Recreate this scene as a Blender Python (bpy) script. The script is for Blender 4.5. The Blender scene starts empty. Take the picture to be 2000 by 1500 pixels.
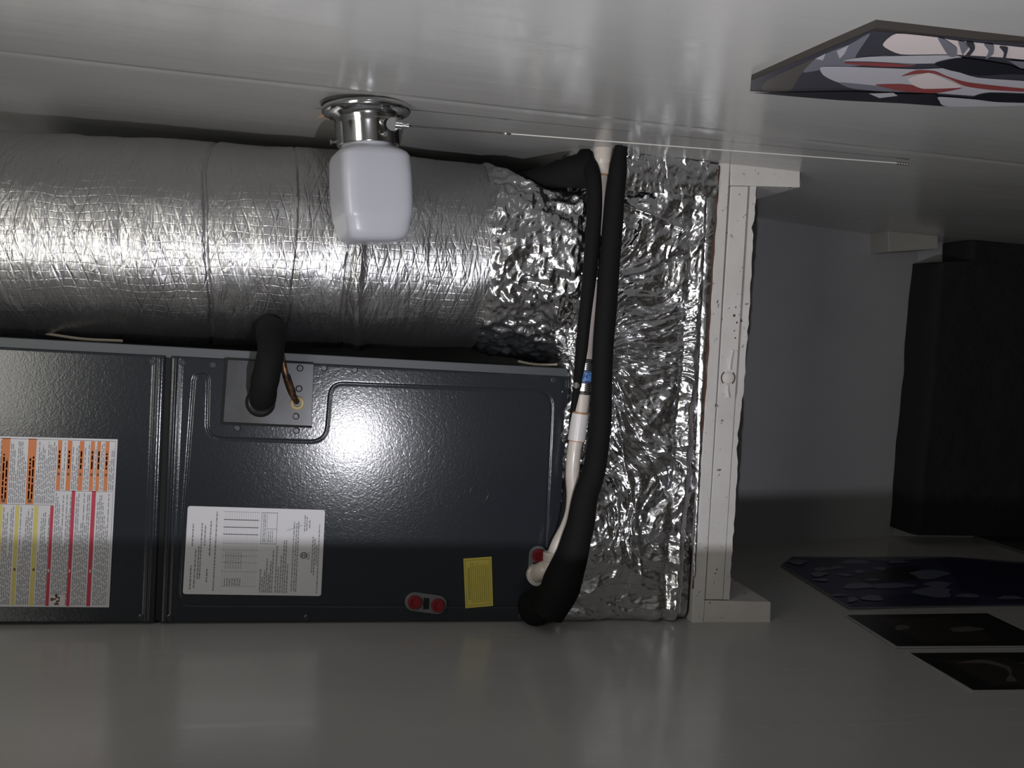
import bpy, bmesh, math, random
import numpy as np
from mathutils import Vector, Matrix
random.seed(7); rng = np.random.default_rng(7)
SC = bpy.context.scene; COL = SC.collection

# ------------------------------------------------------------------ camera (2000x1500 frame)
F = 1800.0
CAMZ = 2.62
def _n(v): v = np.array(v, float); return v/np.linalg.norm(v)
wY = _n((-385, 127, -F))                       # world +Y (into the closet) in camera axes
wZd = np.array((8390, -419, 0.0)); wZd[2] = -F
wZ = -_n(wZd); wZ = _n(wZ - wY*np.dot(wZ, wY))
wX = np.cross(wY, wZ)
R = np.array([wX, wY, wZ])                     # camera -> world
O = np.array((0.0, 0.0, CAMZ))
cam = bpy.data.cameras.new('camera'); co = bpy.data.objects.new('camera', cam); COL.objects.link(co)
cam.sensor_fit = 'HORIZONTAL'; cam.sensor_width = 36; cam.lens = 36*F/2000
cam.clip_start = .02
M4 = Matrix([list(R[i])+[O[i]] for i in range(3)]+[[0, 0, 0, 1]]); co.matrix_world = M4
SC.camera = co
def P(u, v, X=None, Y=None, Z=None):
    d = R @ np.array((u-1000, 750-v, -F))
    if Y is not None: t = Y/d[1]
    elif X is not None: t = X/d[0]
    else: t = (Z-CAMZ)/d[2]
    return O + d*t
def px(p):
    c = R.T @ (np.array(p)-O); return 1000+c[0]/-c[2]*F, 750-c[1]/-c[2]*F

D = 1.95                                       # depth of the air handler's front
XL = P(700, 1218, Y=D)[0]; XR = P(1410, 319, Y=D)[0]

# ------------------------------------------------------------------ light
SC.view_settings.view_transform = 'Standard'; SC.view_settings.look = 'None'
SC.view_settings.gamma = 1; SC.view_settings.use_curve_mapping = False
SC.view_settings.exposure = 0.0
w = bpy.data.worlds.new('world'); SC.world = w; w.use_nodes = True
w.node_tree.nodes['Background'].inputs[0].default_value = (.9, 1, .92, 1)
w.node_tree.nodes['Background'].inputs[1].default_value = .06
LP = (-.4425, .35, CAMZ-.16)
l = bpy.data.lights.new('torch_light', 'POINT'); l.energy = 38; l.color = (.93, .93, 1.0); l.shadow_soft_size = .007
lo = bpy.data.objects.new('torch_light', l); lo.location = LP; COL.objects.link(lo)
l = bpy.data.lights.new('hall_fill', 'AREA'); l.shape = 'RECTANGLE'; l.size = 1.7; l.size_y = 1.2; l.energy = 44; l.color = (1, .975, .89)  # unseen area lamp, added as soft ambient fill for the closet
lo = bpy.data.objects.new('hall_fill', l); lo.location = (-.35, -.4, CAMZ+1.6); COL.objects.link(lo)
lo.rotation_euler = (math.radians(30), 0, 0)

# ------------------------------------------------------------------ materials
def mat(name, col, rough=.5, metal=0, spec=.5, **k):
    m = bpy.data.materials.new(name); m.use_nodes = True
    b = m.node_tree.nodes['Principled BSDF']
    b.inputs['Base Color'].default_value = (*col, 1); b.inputs['Roughness'].default_value = rough
    b.inputs['Metallic'].default_value = metal; b.inputs['Specular IOR Level'].default_value = spec
    if 'coat' in k: b.inputs['Coat Weight'].default_value = k['coat']; b.inputs['Coat Roughness'].default_value = k.get('coat_r', .1)
    if 'trans' in k: b.inputs['Transmission Weight'].default_value = k['trans']
    if 'sheen' in k: b.inputs['Sheen Weight'].default_value = k['sheen']
    return m
def nd(m, t, **k):
    n = m.node_tree.nodes.new(t)
    for a, b in k.items(): setattr(n, a, b)
    return n
def bsdf(m): return m.node_tree.nodes['Principled BSDF']
def coords(m, scale=(1, 1, 1), out='Object'):
    L = m.node_tree.links; tc = nd(m, 'ShaderNodeTexCoord'); mp = nd(m, 'ShaderNodeMapping')
    mp.inputs['Scale'].default_value = scale; L.new(tc.outputs[out], mp.inputs[0]); return mp.outputs[0]
def noise(m, vec, scale, detail=3, rough=.5, dist=0):
    n = nd(m, 'ShaderNodeTexNoise'); n.inputs['Scale'].default_value = scale; n.inputs['Detail'].default_value = detail
    n.inputs['Roughness'].default_value = rough; n.inputs['Distortion'].default_value = dist
    m.node_tree.links.new(vec, n.inputs['Vector']); return n.outputs['Fac']
def ramp(m, fac, stops):
    r = nd(m, 'ShaderNodeValToRGB'); e = r.color_ramp.elements
    while len(e) < len(stops): e.new(.5)
    for i, (p, c) in enumerate(stops):
        e[i].position = p; e[i].color = (*c, 1) if len(c) == 3 else c
    m.node_tree.links.new(fac, r.inputs[0]); return r.outputs[0]
def bump(m, h, strength, dist, prev=None):
    b = nd(m, 'ShaderNodeBump'); b.inputs['Strength'].default_value = strength; b.inputs['Distance'].default_value = dist
    m.node_tree.links.new(h, b.inputs['Height'])
    if prev: m.node_tree.links.new(prev, b.inputs['Normal'])
    return b.outputs[0]
def link(m, o, name): m.node_tree.links.new(o, bsdf(m).inputs[name])
def mathn(m, op, a, b=None):
    n = nd(m, 'ShaderNodeMath', operation=op)
    for i, x in enumerate((a, b)):
        if x is None: continue
        if isinstance(x, (int, float)): n.inputs[i].default_value = x
        else: m.node_tree.links.new(x, n.inputs[i])
    return n.outputs[0]

# painted walls: brushed gloss paint, brush marks run vertically
def wallmat(name, c1, c2, rough=.28, streak=.35):
    m = mat(name, c1, rough, spec=.55)
    v = coords(m, (30, 30, 1.6)); n1 = noise(m, v, 1.5, 5, .6)
    v2 = coords(m, (1, 1, .8)); n2 = noise(m, v2, 2.2, 4, .55)
    link(m, ramp(m, n2, [(.3, c1), (.7, c2)]), 'Base Color')
    nb = bump(m, n1, streak, .001)
    v3 = coords(m, (1, 1, .5)); nb = bump(m, noise(m, v3, 9, 2), .12, .006, nb)
    v4 = coords(m, (1, 1, 1)); nb = bump(m, noise(m, v4, 160, 3), .10, .001, nb)
    link(m, nb, 'Normal')
    link(m, mathn(m, 'MULTIPLY_ADD', n1, .12) if False else ramp(m, n1, [(.3, (rough-.05,)*3), (.7, (rough+.08,)*3)]), 'Roughness')
    return m
WALL = wallmat('gloss wall paint', (.40, .395, .385), (.46, .455, .44), .2, .16)
WALLB = wallmat('flat back wall paint', (.34, .345, .36), (.39, .395, .41), .5, .1)
WALLH = mat('hall paint', (.32, .32, .30), .6)
FLOORM = mat('dark floor boards', (.05, .04, .03), .5)
m = FLOORM; v = coords(m, (8, 1, 1)); link(m, ramp(m, noise(m, v, 3, 4), [(.3, (.035, .028, .02)), (.7, (.07, .055, .04))]), 'Base Color')
SHADEM = mat('green grey wall shade', (.08, .085, .08), .45)  # shade low on the left wall, put into a dark colour

# old chipped white paint on wood
WOOD = mat('old white paint', (.5, .48, .46), .5)
m = WOOD; L = m.node_tree.links
v = coords(m, (1, 1, 1)); nbig = noise(m, v, 9, 5, .6); nsm = noise(m, v, 55, 6, .7, .4)
base = ramp(m, nbig, [(.3, (.60, .575, .56)), (.7, (.70, .68, .67))])
chip = ramp(m, nsm, [(.35, (1, 1, 1)), (.365, (0, 0, 0))])
mx = nd(m, 'ShaderNodeMix', data_type='RGBA'); L.new(chip, mx.inputs['Factor']); L.new(base, mx.inputs[6]); mx.inputs[7].default_value = (.12, .06, .035, 1)
L.new(mx.outputs[2], bsdf(m).inputs['Base Color'])
link(m, bump(m, nsm, .25, .001, bump(m, nbig, .3, .004)), 'Normal')

FOIL = mat('crumpled foil', (.72, .72, .74), .19, 1)
m = FOIL
v = coords(m, (1, 1, 1)); a = noise(m, v, 26, 2, .5, .6); a2 = mathn(m, 'ABSOLUTE', mathn(m, 'SUBTRACT', a, .5))
b2 = mathn(m, 'ABSOLUTE', mathn(m, 'SUBTRACT', noise(m, coords(m, (.5, 1, 1.3)), 75, 2, .5, .5), .5))
link(m, bump(m, b2, .10, .005, bump(m, a2, .25, .02)), 'Normal')

DUCTM = mat('reinforced duct foil', (.56, .555, .56), .35, 1)
m = DUCTM
uv = coords(m, (1, 1, 1), 'UV'); sp = nd(m, 'ShaderNodeSeparateXYZ')
wv = nd(m, 'ShaderNodeVectorMath', operation='ADD'); nt = nd(m, 'ShaderNodeTexNoise'); nt.inputs['Scale'].default_value = 7; m.node_tree.links.new(uv, nt.inputs[0])
sc_ = nd(m, 'ShaderNodeVectorMath', operation='SCALE'); sc_.inputs['Scale'].default_value = .035; m.node_tree.links.new(nt.outputs['Color'], sc_.inputs[0])
m.node_tree.links.new(uv, wv.inputs[0]); m.node_tree.links.new(sc_.outputs[0], wv.inputs[1]); m.node_tree.links.new(wv.outputs[0], sp.inputs[0])
def thread(expr, period, width):
    f = mathn(m, 'FRACT', mathn(m, 'DIVIDE', expr, period)); d = mathn(m, 'ABSOLUTE', mathn(m, 'SUBTRACT', f, .5))
    mr = nd(m, 'ShaderNodeMapRange'); mr.interpolation_type = 'SMOOTHSTEP'
    m.node_tree.links.new(d, mr.inputs[0]); mr.inputs[1].default_value = 0; mr.inputs[2].default_value = width; mr.inputs[3].default_value = 1; mr.inputs[4].default_value = 0
    return mr.outputs[0]
s_, z_ = sp.outputs[0], sp.outputs[1]
t1 = thread(mathn(m, 'ADD', z_, mathn(m, 'MULTIPLY', s_, .27)), .026, .12)
t2 = thread(mathn(m, 'SUBTRACT', z_, mathn(m, 'MULTIPLY', s_, .27)), .026, .12)
t3 = thread(s_, .017, .10)
h = mathn(m, 'MAXIMUM', mathn(m, 'MAXIMUM', t1, t2), mathn(m, 'MULTIPLY', t3, .5))
h = mathn(m, 'MULTIPLY', h, ramp(m, noise(m, coords(m, (3, 5, 1), 'UV'), 2.5, 2), [(.35, (.25,)*3), (.62, (1,)*3)]))
wr = noise(m, coords(m, (6, 22, 1), 'UV'), 2.2, 3, .6, .4)
wr = mathn(m, 'ABSOLUTE', mathn(m, 'SUBTRACT', wr, .5))
fine = noise(m, coords(m, (1, 1, 1), 'UV'), 90, 3)
link(m, bump(m, fine, .10, .0012, bump(m, wr, .45, .012, bump(m, h, .5, .0014))), 'Normal')

AHM = mat('dark blue grey enamel', (.021, .024, .030), .18, spec=.5)
m = AHM
v = coords(m, (1, 1, 1)); vo = nd(m, 'ShaderNodeTexVoronoi', feature='SMOOTH_F1'); vo.inputs['Scale'].default_value = 170
nn = noise(m, v, 150, 2, .5, 1.2)
link(m, bump(m, nn, .17, .0012), 'Normal')
AHD = mat('smooth dark enamel', (.028, .031, .036), .32, spec=.5)
GALV = mat('galvanised steel', (.07, .076, .084), .5, .2)
BLACKGAP = mat('dark gap', (.004, .004, .004), .8)
PLATE = mat('connection plate steel', (.03, .033, .038), .33, .2)
m = PLATE; link(m, ramp(m, noise(m, coords(m), 14, 4), [(.35, (.020, .019, .018)), (.6, (.036, .039, .044))]), 'Base Color')
FOAM = mat('black foam insulation', (.0075, .0075, .008), .8, spec=.18)
m = FOAM; link(m, bump(m, noise(m, coords(m), 60, 4), .4, .002), 'Normal')
TAPE = mat('black tape', (.012, .012, .012), .38, spec=.5)
m = TAPE; link(m, bump(m, noise(m, coords(m, (1, 1, 1)), 30, 3), .5, .005), 'Normal')
PVC = mat('ivory plastic pipe', (.62, .555, .50), .35, coat=.2)
m = PVC; link(m, ramp(m, noise(m, coords(m), 25, 4), [(.3, (.58, .51, .455)), (.6, (.66, .60, .55))]), 'Base Color')
PVCW = mat('white plastic coupling', (.72, .69, .69), .35, coat=.2)
PRIMER = mat('orange primer ring', (.45, .22, .10), .5)
STEEL = mat('clamp steel', (.55, .53, .50), .28, 1)
BLUE = mat('blue rubber sleeve', (.10, .24, .55), .5)
BLUED = mat('navy print', (.03, .05, .22), .5)
COPPER = mat('tarnished copper', (.20, .11, .06), .42, .9)
m = COPPER; link(m, ramp(m, noise(m, coords(m), 40, 4), [(.4, (.10, .06, .04)), (.6, (.34, .19, .11))]), 'Base Color')
RUBBER = mat('tan rubber grommet', (.50, .38, .18), .5)
GREYP = mat('grey plastic plate', (.14, .15, .16), .4)
REDP = mat('dark red plastic', (.22, .012, .022), .4)
WHITEP = mat('white label paper', (.62, .61, .63), .45)
INK = mat('grey label ink', (.21, .21, .23), .6)
INKL = mat('pale label ink', (.42, .42, .45), .6)
ORANGE = mat('orange label ink', (.62, .20, .065), .55)
YEL = mat('yellow label ink', (.62, .53, .15), .55)
RED = mat('red label ink', (.48, .035, .07), .55)
YPAPER = mat('yellow label paper', (.62, .52, .10), .5)
BLK = mat('black ink', (.015, .015, .015), .6)
CHROME = mat('chrome', (.62, .62, .63), .12, 1)
m = CHROME; link(m, bump(m, noise(m, coords(m, (1, 14, 14)), 3, 3), .15, .002), 'Normal')
GLASS = mat('opal glass', (.47, .48, .53), .38, coat=.25, coat_r=.25)
BRASS = mat('old brass', (.45, .32, .16), .35, 1)
CORD = mat('white cord', (.72, .70, .66), .7)
WIRE = mat('beige wire', (.30, .27, .21), .6)
CLOTH = mat('black cloth', (.006, .006, .007), .9)
m = CLOTH; link(m, bump(m, noise(m, coords(m), 14, 4), .8, .02), 'Normal')

# ------------------------------------------------------------------ object helpers
def newobj(name, me, m, parent=None):
    o = bpy.data.objects.new(name, me); COL.objects.link(o)
    if m: me.materials.append(m)
    if parent: o.parent = parent
    return o
def tag(o, label=None, cat=None, group=None, kind=None):
    if label: o['label'] = label
    if cat: o['category'] = cat
    if group: o['group'] = group
    if kind: o['kind'] = kind
    return o
def thing(name, label, cat, group=None):
    o = bpy.data.objects.new(name, None); COL.objects.link(o); o.empty_display_size = .05
    return tag(o, label, cat, group)
class MB:
    def __init__(s): s.v = []; s.f = []; s.smooth = []
    def add(s, vs, fs, sm=False):
        n = len(s.v); s.v += [tuple(map(float, p)) for p in vs]
        for f in fs: s.f.append([i+n for i in f]); s.smooth.append(sm)
        return s
    def box(s, a, b):
        x0, y0, z0 = a; x1, y1, z1 = b
        return s.hexa([(x0, y0, z0), (x1, y0, z0), (x1, y0, z1), (x0, y0, z1)], [(x0, y1, z0), (x1, y1, z0), (x1, y1, z1), (x0, y1, z1)])
    def hexa(s, fr, bk):
        return s.prism(fr, bk)
    def prism(s, fr, bk, sm=False):
        n = len(fr)
        s.add(list(fr)+list(bk), [list(range(n))[::-1], list(range(n, 2*n))])
        s.add(list(fr)+list(bk), [[i, (i+1) % n, n+(i+1) % n, n+i] for i in range(n)], sm) if False else None
        base = len(s.v)-2*n
        for i in range(n):
            s.f.append([base+i, base+(i+1) % n, base+n+(i+1) % n, base+n+i]); s.smooth.append(sm)
        return s
    def plate(s, pts, off):               # polygon thickened by offset vector
        off = np.array(off); return s.prism([np.array(p)+off for p in pts], pts)
    def tube(s, path, r, seg=20, caps=True, fn=None):
        path = np.array(path, float); n = len(path)
        rr = np.full(n, r) if np.isscalar(r) else np.array(r, float)
        T = np.gradient(path, axis=0); T /= np.linalg.norm(T, axis=1)[:, None]
        up = np.array((0, 0, 1.0)) if abs(T[0][2]) < .9 else np.array((1.0, 0, 0))
        N = np.cross(T[0], up); N /= np.linalg.norm(N); vs = []
        for i in range(n):
            N = N - T[i]*np.dot(N, T[i]); N /= np.linalg.norm(N); B = np.cross(T[i], N)
            for k in range(seg):
                a = 2*math.pi*k/seg; q = rr[i]*(1+(fn(i/n, a) if fn else 0))
                vs.append(path[i]+(N*math.cos(a)+B*math.sin(a))*q)
        fs = [[i*seg+k, i*seg+(k+1) % seg, (i+1)*seg+(k+1) % seg, (i+1)*seg+k] for i in range(n-1) for k in range(seg)]
        s.add(vs, fs, True)
        if caps:
            b = len(s.v)-len(vs)
            s.f.append([b+k for k in range(seg)][::-1]); s.smooth.append(False)
            s.f.append([b+(n-1)*seg+k for k in range(seg)]); s.smooth.append(False)
        return s
    def lathe(s, prof, o, ax, seg=40, flat=False):   # prof: (t, r)
        o = np.array(o, float); ax = np.array(ax, float); ax /= np.linalg.norm(ax)
        a = np.cross(ax, (0, 0, 1)) if abs(ax[2]) < .9 else np.cross(ax, (1, 0, 0)); a /= np.linalg.norm(a); b = np.cross(ax, a)
        vs = [o+ax*t+(a*math.cos(2*math.pi*k/seg)+b*math.sin(2*math.pi*k/seg))*r for t, r in prof for k in range(seg)]
        fs = [[i*seg+k, (i+1)*seg+k, (i+1)*seg+(k+1) % seg, i*seg+(k+1) % seg] for i in range(len(prof)-1) for k in range(seg)]
        return s.add(vs, fs, not flat)
    def build(s, name, m, parent=None, bevel=0, sharp=35):
        me = bpy.data.meshes.new(name); me.from_pydata(s.v, [], s.f); me.update()
        bm = bmesh.new(); bm.from_mesh(me); bmesh.ops.recalc_face_normals(bm, faces=bm.faces); bm.to_mesh(me); bm.free()
        if len(s.smooth) == len(me.polygons): me.polygons.foreach_set('use_smooth', s.smooth)
        o = newobj(name, me, m, parent)
        if any(s.smooth): 
            try: me.set_sharp_from_angle(angle=math.radians(sharp+10))
            except Exception: pass
        if bevel:
            md = o.modifiers.new('bevel', 'BEVEL'); md.width = bevel; md.segments = 2; md.limit_method = 'ANGLE'
        return o
def grid(name, V, m, parent=None, uv=None, smooth=True, closed_u=False):
    nu, nv = V.shape[:2]; me = bpy.data.meshes.new(name)
    idx = np.arange(nu*nv).reshape(nu, nv)
    if closed_u: idx = np.vstack([idx, idx[:1]])
    q = np.stack([idx[:-1, :-1], idx[1:, :-1], idx[1:, 1:], idx[:-1, 1:]], -1).reshape(-1, 4)
    me.vertices.add(nu*nv); me.vertices.foreach_set('co', V.reshape(-1).astype(np.float32))
    me.loops.add(q.size); me.loops.foreach_set('vertex_index', q.reshape(-1).astype(np.int32))
    me.polygons.add(len(q)); me.polygons.foreach_set('loop_start', np.arange(0, q.size, 4, dtype=np.int32)); me.polygons.foreach_set('loop_total', np.full(len(q), 4, dtype=np.int32))
    me.update(calc_edges=True); me.validate()
    if uv is not None:
        ul = me.uv_layers.new(name='UVMap'); U = uv
        if closed_u:
            U = np.concatenate([uv, uv[:1]+np.array([uv[-1, 0, 0]+(uv[1, 0, 0]-uv[0, 0, 0])-uv[0, 0, 0], 0])], 0)
            i2 = np.arange((nu+1)*nv).reshape(nu+1, nv); q2 = np.stack([i2[:-1, :-1], i2[1:, :-1], i2[1:, 1:], i2[:-1, 1:]], -1).reshape(-1)
        else: q2 = q.reshape(-1)
        ul.data.foreach_set('uv', U.reshape(-1, 2)[q2].reshape(-1).astype(np.float32))
    if smooth: me.polygons.foreach_set('use_smooth', [True]*len(me.polygons))
    return newobj(name, me, m, parent)
def spline(pts, n=12):                        # Catmull-Rom through points (any dimension)
    p = np.array(pts, float); p = np.vstack([2*p[0]-p[1], p, 2*p[-1]-p[-2]]); out = []
    for i in range(1, len(p)-2):
        for k in range(n):
            t = k/n; a, b, c, d = p[i-1], p[i], p[i+1], p[i+2]
            out.append(.5*((2*b)+(-a+c)*t+(2*a-5*b+4*c-d)*t*t+(-a+3*b-3*c+d)*t**3))
    out.append(p[-2]); return np.array(out)
# vectorised gradient noise
_perm = rng.permutation(256); _perm = np.concatenate([_perm]*3); _g = rng.normal(size=(256, 3)); _g /= np.linalg.norm(_g, axis=1)[:, None]
def pn(p):
    p = np.asarray(p, float); i = np.floor(p).astype(int); f = p-i; i &= 255; u = f*f*f*(f*(f*6-15)+10)
    def gr(dx, dy, dz):
        h = _perm[_perm[_perm[(i[..., 0]+dx) & 255]+((i[..., 1]+dy) & 255)]+((i[..., 2]+dz) & 255)]
        return (_g[h]*(f-np.array((dx, dy, dz)))).sum(-1)
    def lp(a, b, t): return a+(b-a)*t
    x = [lp(gr(0, a, b), gr(1, a, b), u[..., 0]) for a, b in ((0, 0), (1, 0), (0, 1), (1, 1))]
    return lp(lp(x[0], x[1], u[..., 1]), lp(x[2], x[3], u[..., 1]), u[..., 2])
def ridged(p, octs=3, gain=.5):
    h = 0; a = 1; q = np.asarray(p, float)
    for k in range(octs):
        h = h+a*(1-2.2*np.abs(pn(q+17.3*k))); q = q*2.03; a *= gain
    return h

# ================================================================== SETTING
ZT = CAMZ+1.75; ZF = 0.0
Zplat = P(1352, 1215, Y=D)[2]; Zplat_r = P(1406, 320, Y=D)[2]
YBT = 2.62                                      # back wall under the platform, upper end
# right wall: glossy, with the shallow vertical joint ridge
ys = np.concatenate([np.linspace(.85, 2.2, 120), np.linspace(2.22, 3.3, 12)]); zs = np.linspace(ZF, ZT, 140)
Yg, Zg = np.meshgrid(ys, zs, indexing='ij')
Ys = 1.66-.02*(CAMZ-Zg)+.006*pn(np.stack([Zg*2, Zg*0, Zg*0], -1))
off = -.005/(1+np.exp((Yg-Ys)/.004)) + .003*np.exp(-((Yg-Ys-.01)/.012)**2) + .004*pn(np.stack([Yg*2.5, Zg*1.3, Zg*0+3], -1))
V = np.stack([XR+off-.001, Yg, Zg], -1)
o = grid('wall_right', V, WALL); tag(o, kind='structure')
ys = np.linspace(.85, 3.3, 80); Yg, Zg = np.meshgrid(ys, zs, indexing='ij')
V = np.stack([XL+.004*pn(np.stack([Yg*2.2, Zg*1.1, Zg*0+9], -1)), Yg, Zg], -1)
o = grid('wall_left', V, WALL); tag(o, kind='structure')
# back wall: vertical above, lower part leans away below the platform
zb = P(1775, 700, Y=2.88)[2]
mb = MB(); x0, x1 = XL-.02, XR+.02
prof = [(2.60, ZT), (2.60, Zplat-.05), (2.88, zb), (2.88, ZF)]
mb.prism([(x0, y, z) for y, z in prof]+[(x0, 3.1, ZF), (x0, 3.1, ZT)], [(x1, y, z) for y, z in prof]+[(x1, 3.1, ZF), (x1, 3.1, ZT)])
tag(mb.build('wall_back', WALLB), kind='structure')
# front wall with the closet opening
JX = -.450
for nm, a, b in (('wall_front', (-1.6, .75, ZF), (JX, .85, ZT)), ('wall_front', (XR-.005, .75, ZF), (1.4, .85, ZT))):
    tag(MB().box(a, b).build(nm, WALLH), kind='structure')
tag(MB().box((-1.6, -2.2, ZF-.05), (1.4, 3.1, ZF)).build('floor', FLOORM), kind='structure')
tag(MB().box((-1.6, -2.2, ZT), (1.4, 3.1, ZT+.05)).build('ceiling', WALLH), kind='structure')
tag(MB().box((-1.65, -2.2, ZF), (-1.6, .85, ZT)).build('wall_hall_left', WALLH), kind='structure')
tag(MB().box((1.4, -2.2, ZF), (1.45, .85, ZT)).build('wall_hall_right', WALLH), kind='structure')
tag(MB().box((-1.6, -2.25, ZF), (1.4, -2.2, ZT)).build('wall_hall_back', WALLH), kind='structure')
zshade = P(1768, 1006, X=XL)[2]
tag(MB().box((XL-.001, .9, ZF), (XL+.010, 2.87, zshade)).build('shade_panel_left', SHADEM, bevel=.002), kind='structure')  # thin dark panel, stands in for the platform's shade on the wall

# ================================================================== PLATFORM
pl = thing('wooden_platform', 'chipped white painted wooden shelf platform carrying the foil plenum', 'shelf')
def frontbox(corners, y0, y1, name, m, parent, bevel=.0015, seg=0, rough=0):
    fr = [P(u, v, Y=y0) for u, v in corners]
    mb = MB(); mb.prism([tuple(p) for p in fr], [(p[0], y1, p[2]) for p in fr])
    return mb.build(name, m, parent, bevel)
frontbox([(1405, 318), (1426, 318), (1374, 1218), (1352, 1218)], D-.008, 2.6, 'top_board', WOOD, pl)
# the rail between the cleats
frontbox([(1427.5, 363), (1462, 364), (1412, 1171), (1377, 1171)], D-.004, D+.03, 'front_rail', WOOD, pl)
# thin lower strip with a broken edge
n = 60; L1 = []; L2 = []
for i in range(n+1):
    t = i/n; v_ = 364+t*(1171-364); c = 1465.5-t*(1465.5-1413.5)+(-1.5 if t > .5 else 1.2*math.sin(t*5))
    chipd = 12+1.3*random.uniform(-1, 1)-(5*max(0, 1-abs(t-.60)/.025))-(6*max(0, 1-abs(t-.64)/.02))-(4*max(0, 1-abs(t-.1)/.02))
    L1.append((c, v_)); L2.append((c+chipd, v_))
mb = MB()
for i in range(n):
    q = [L1[i], L2[i], L2[i+1], L1[i+1]]; fr = [P(a, b, Y=D-.002) for a, b in q]
    mb.prism([tuple(p) for p in fr], [(p[0], D+.03, p[2]) for p in fr])
mb.build('bottom_strip', WOOD, pl)
MB().box((XL+.002, D+.03, P(1425, 700, Y=D)[2]-.012), (XR-.002, 2.58, P(1425, 700, Y=D)[2]-.004)).build('plywood_deck', WOOD, pl)
MB().tube(spline([P(u, v, Y=D-.0085) for u, v in ((1405, 324), (1398, 430), (1389, 560), (1382, 700), (1371, 850), (1364, 960), (1353, 1150))], 8), [.0016+.0008*math.sin(k_*1.7) for k_ in range(49)], 6).build('bare_wood_edge', mat('rusty brown edge', (.10, .035, .018), .8), pl)
# turn button painted over on the rail
tb = MB(); c0 = P(1422, 738, Y=D-.004); c0 = np.array(c0)
tb.lathe([(0, .0), (.005, .0), (.005, .006), (.0035, .012), (0, .014)], c0+np.array((0, 0, 0)), (0, -1, 0), 24)
for a, b_ in (((1431, 684), (1424, 722)), ((1421, 752), (1422, 776))):
    pth = spline([P(*a, Y=D-.0045), P((a[0]+b_[0])/2-1, (a[1]+b_[1])/2, Y=D-.006), P(*b_, Y=D-.0055)], 6); tb.tube(pth, np.linspace(.0035, .005, len(pth)), 8)
tb.build('turn_button', WOOD, pl)
rg = MB()
for s0, s1 in ((40, 140), (220, 320)):
    pth = [c0+np.array((math.cos(math.radians(a))*.0165, -.0002, math.sin(math.radians(a))*.0165)) for a in range(s0, s1+1, 10)]
    rg.tube(pth, .0014, 6)
rg.build('gap_ring', mat('brown gap', (.05, .025, .015), .8), pl)
sp_ = MB()
for u, v_, r in ((1434, 616, 2.6), (1439, 630, 2), (1448, 627, 2.4), (1437, 600, 1.6), (1436, 660, 2), (1409, 826, 1.3), (1400, 1112, 1.6), (1397, 1120, 1.4), (1434, 646, 1.4)):
    c = P(u, v_, Y=D-.0043); k = r/F*D
    sp_.plate([c+np.array((math.cos(a)*k*random.uniform(.7, 1.4), 0, math.sin(a)*k*random.uniform(.7, 1.2))) for a in np.linspace(0, 2*math.pi, 9)[:-1]], (0, -.0004, 0))
tag(sp_.build('paint_chip', mat('bare wood spot', (.06, .025, .015), .8), pl), kind='stuff')
cl = thing('cleat', 'short white wooden cleat under the platform, on the wall that carries the light fixture', 'cleat', 'platform cleats')
frontbox([(1427, 319), (1563, 325), (1563, 366), (1427, 362)], D-.006, 2.6, 'cleat_board', WOOD, cl, .002)
cl = thing('cleat', 'short white wooden cleat in shade under the platform, on the wall with three paper posters', 'cleat', 'platform cleats')
frontbox([(1375, 1173), (1506, 1176), (1505, 1217), (1374, 1216)], D-.006, 2.6, 'cleat_board', WOOD, cl, .002)

# block on the right wall low at the back, dark cloth box
bk = MB(); fr = [P(1736, 432, Y=2.72), P(1835, 428, Y=2.72), P(1833, 486, Y=2.72), P(1737, 492, Y=2.72)]
for p in fr[:2]: p[0] = XR
bk.prism([tuple(p) for p in fr], [(p[0], 2.95, p[2]) for p in fr])
tag(bk.build('wood_block', mat('grey paint', (.30, .29, .27), .5), bevel=.003), 'small grey painted block low on the wall at the corner of the black cloth', 'block')
# black cloth bundle
nx, nz = 90, 40
xs = np.linspace(XL+.035, XR-.004, nx); top = P(1773, 750, Y=2.84)[2]
G = np.zeros((nx, nz, 3))
for i, x in enumerate(xs):
    wob = .008*math.sin(x*14)+.004*math.sin(x*37)
    right = max(0, (x-(XR-.14))/.14)
    drop = .20*right**1.2 if right > 0 else 0
    tt = top+wob*.3-(.115 if x > XR-.075 else 0)
    for j in range(nz):
        s = j/(nz-1)
        if s < .25: y = 2.875-.14*(s/.25); z = tt-.0*(s)
        else: y = 2.735-.004*math.sin(s*9); z = tt-(s-.25)/.75*(tt-ZF-.005)
        G[i, j] = (x, y+.012*pn(np.array([[x*9, z*5, 1.]]))[0], z-.01*math.exp(-((s-.25)/.03)**2))
o = grid('black_cloth', G, CLOTH)
tag(o, 'black cloth draped over something low against the back wall below the platform', 'cloth')

# ================================================================== FOIL PLENUM
XLp, XRp = P(1165, 1215, Y=D)[0], XR-.002
ztop = P(1122, 700, Y=D)[2]; zbot = P(1378, 760, Y=D-.008)[2]
nx, ns = 620, 330
Xs = np.linspace(XLp, XRp, nx)
back = .32; hgt = ztop-(zbot)
S = np.linspace(0, 1, ns); Lt = back+hgt; s = S*Lt
rc = .03
prof = []
for q in s:
    if q < back-rc: prof.append((D+.012+back-q, 0, 0, 1))
    elif q < back+rc:
        a = (q-(back-rc))/(2*rc)*math.pi/2; prof.append((D+.012+rc-rc*math.sin(a), -(rc-rc*math.cos(a)), a, 0))
    else: prof.append((D+.012, -(q-back), math.pi/2, 0))
prof = np.array(prof)
Xg = np.repeat(Xs[:, None], ns, 1); Yg = np.repeat(prof[None, :, 0], nx, 0); Hg = np.repeat(prof[None, :, 1], nx, 0)
ang = np.repeat(prof[None, :, 2], nx, 0)
def zl(x, base):  # top/bottom follow the slight tilt of the platform
    return base
Zg = ztop+Hg
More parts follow.
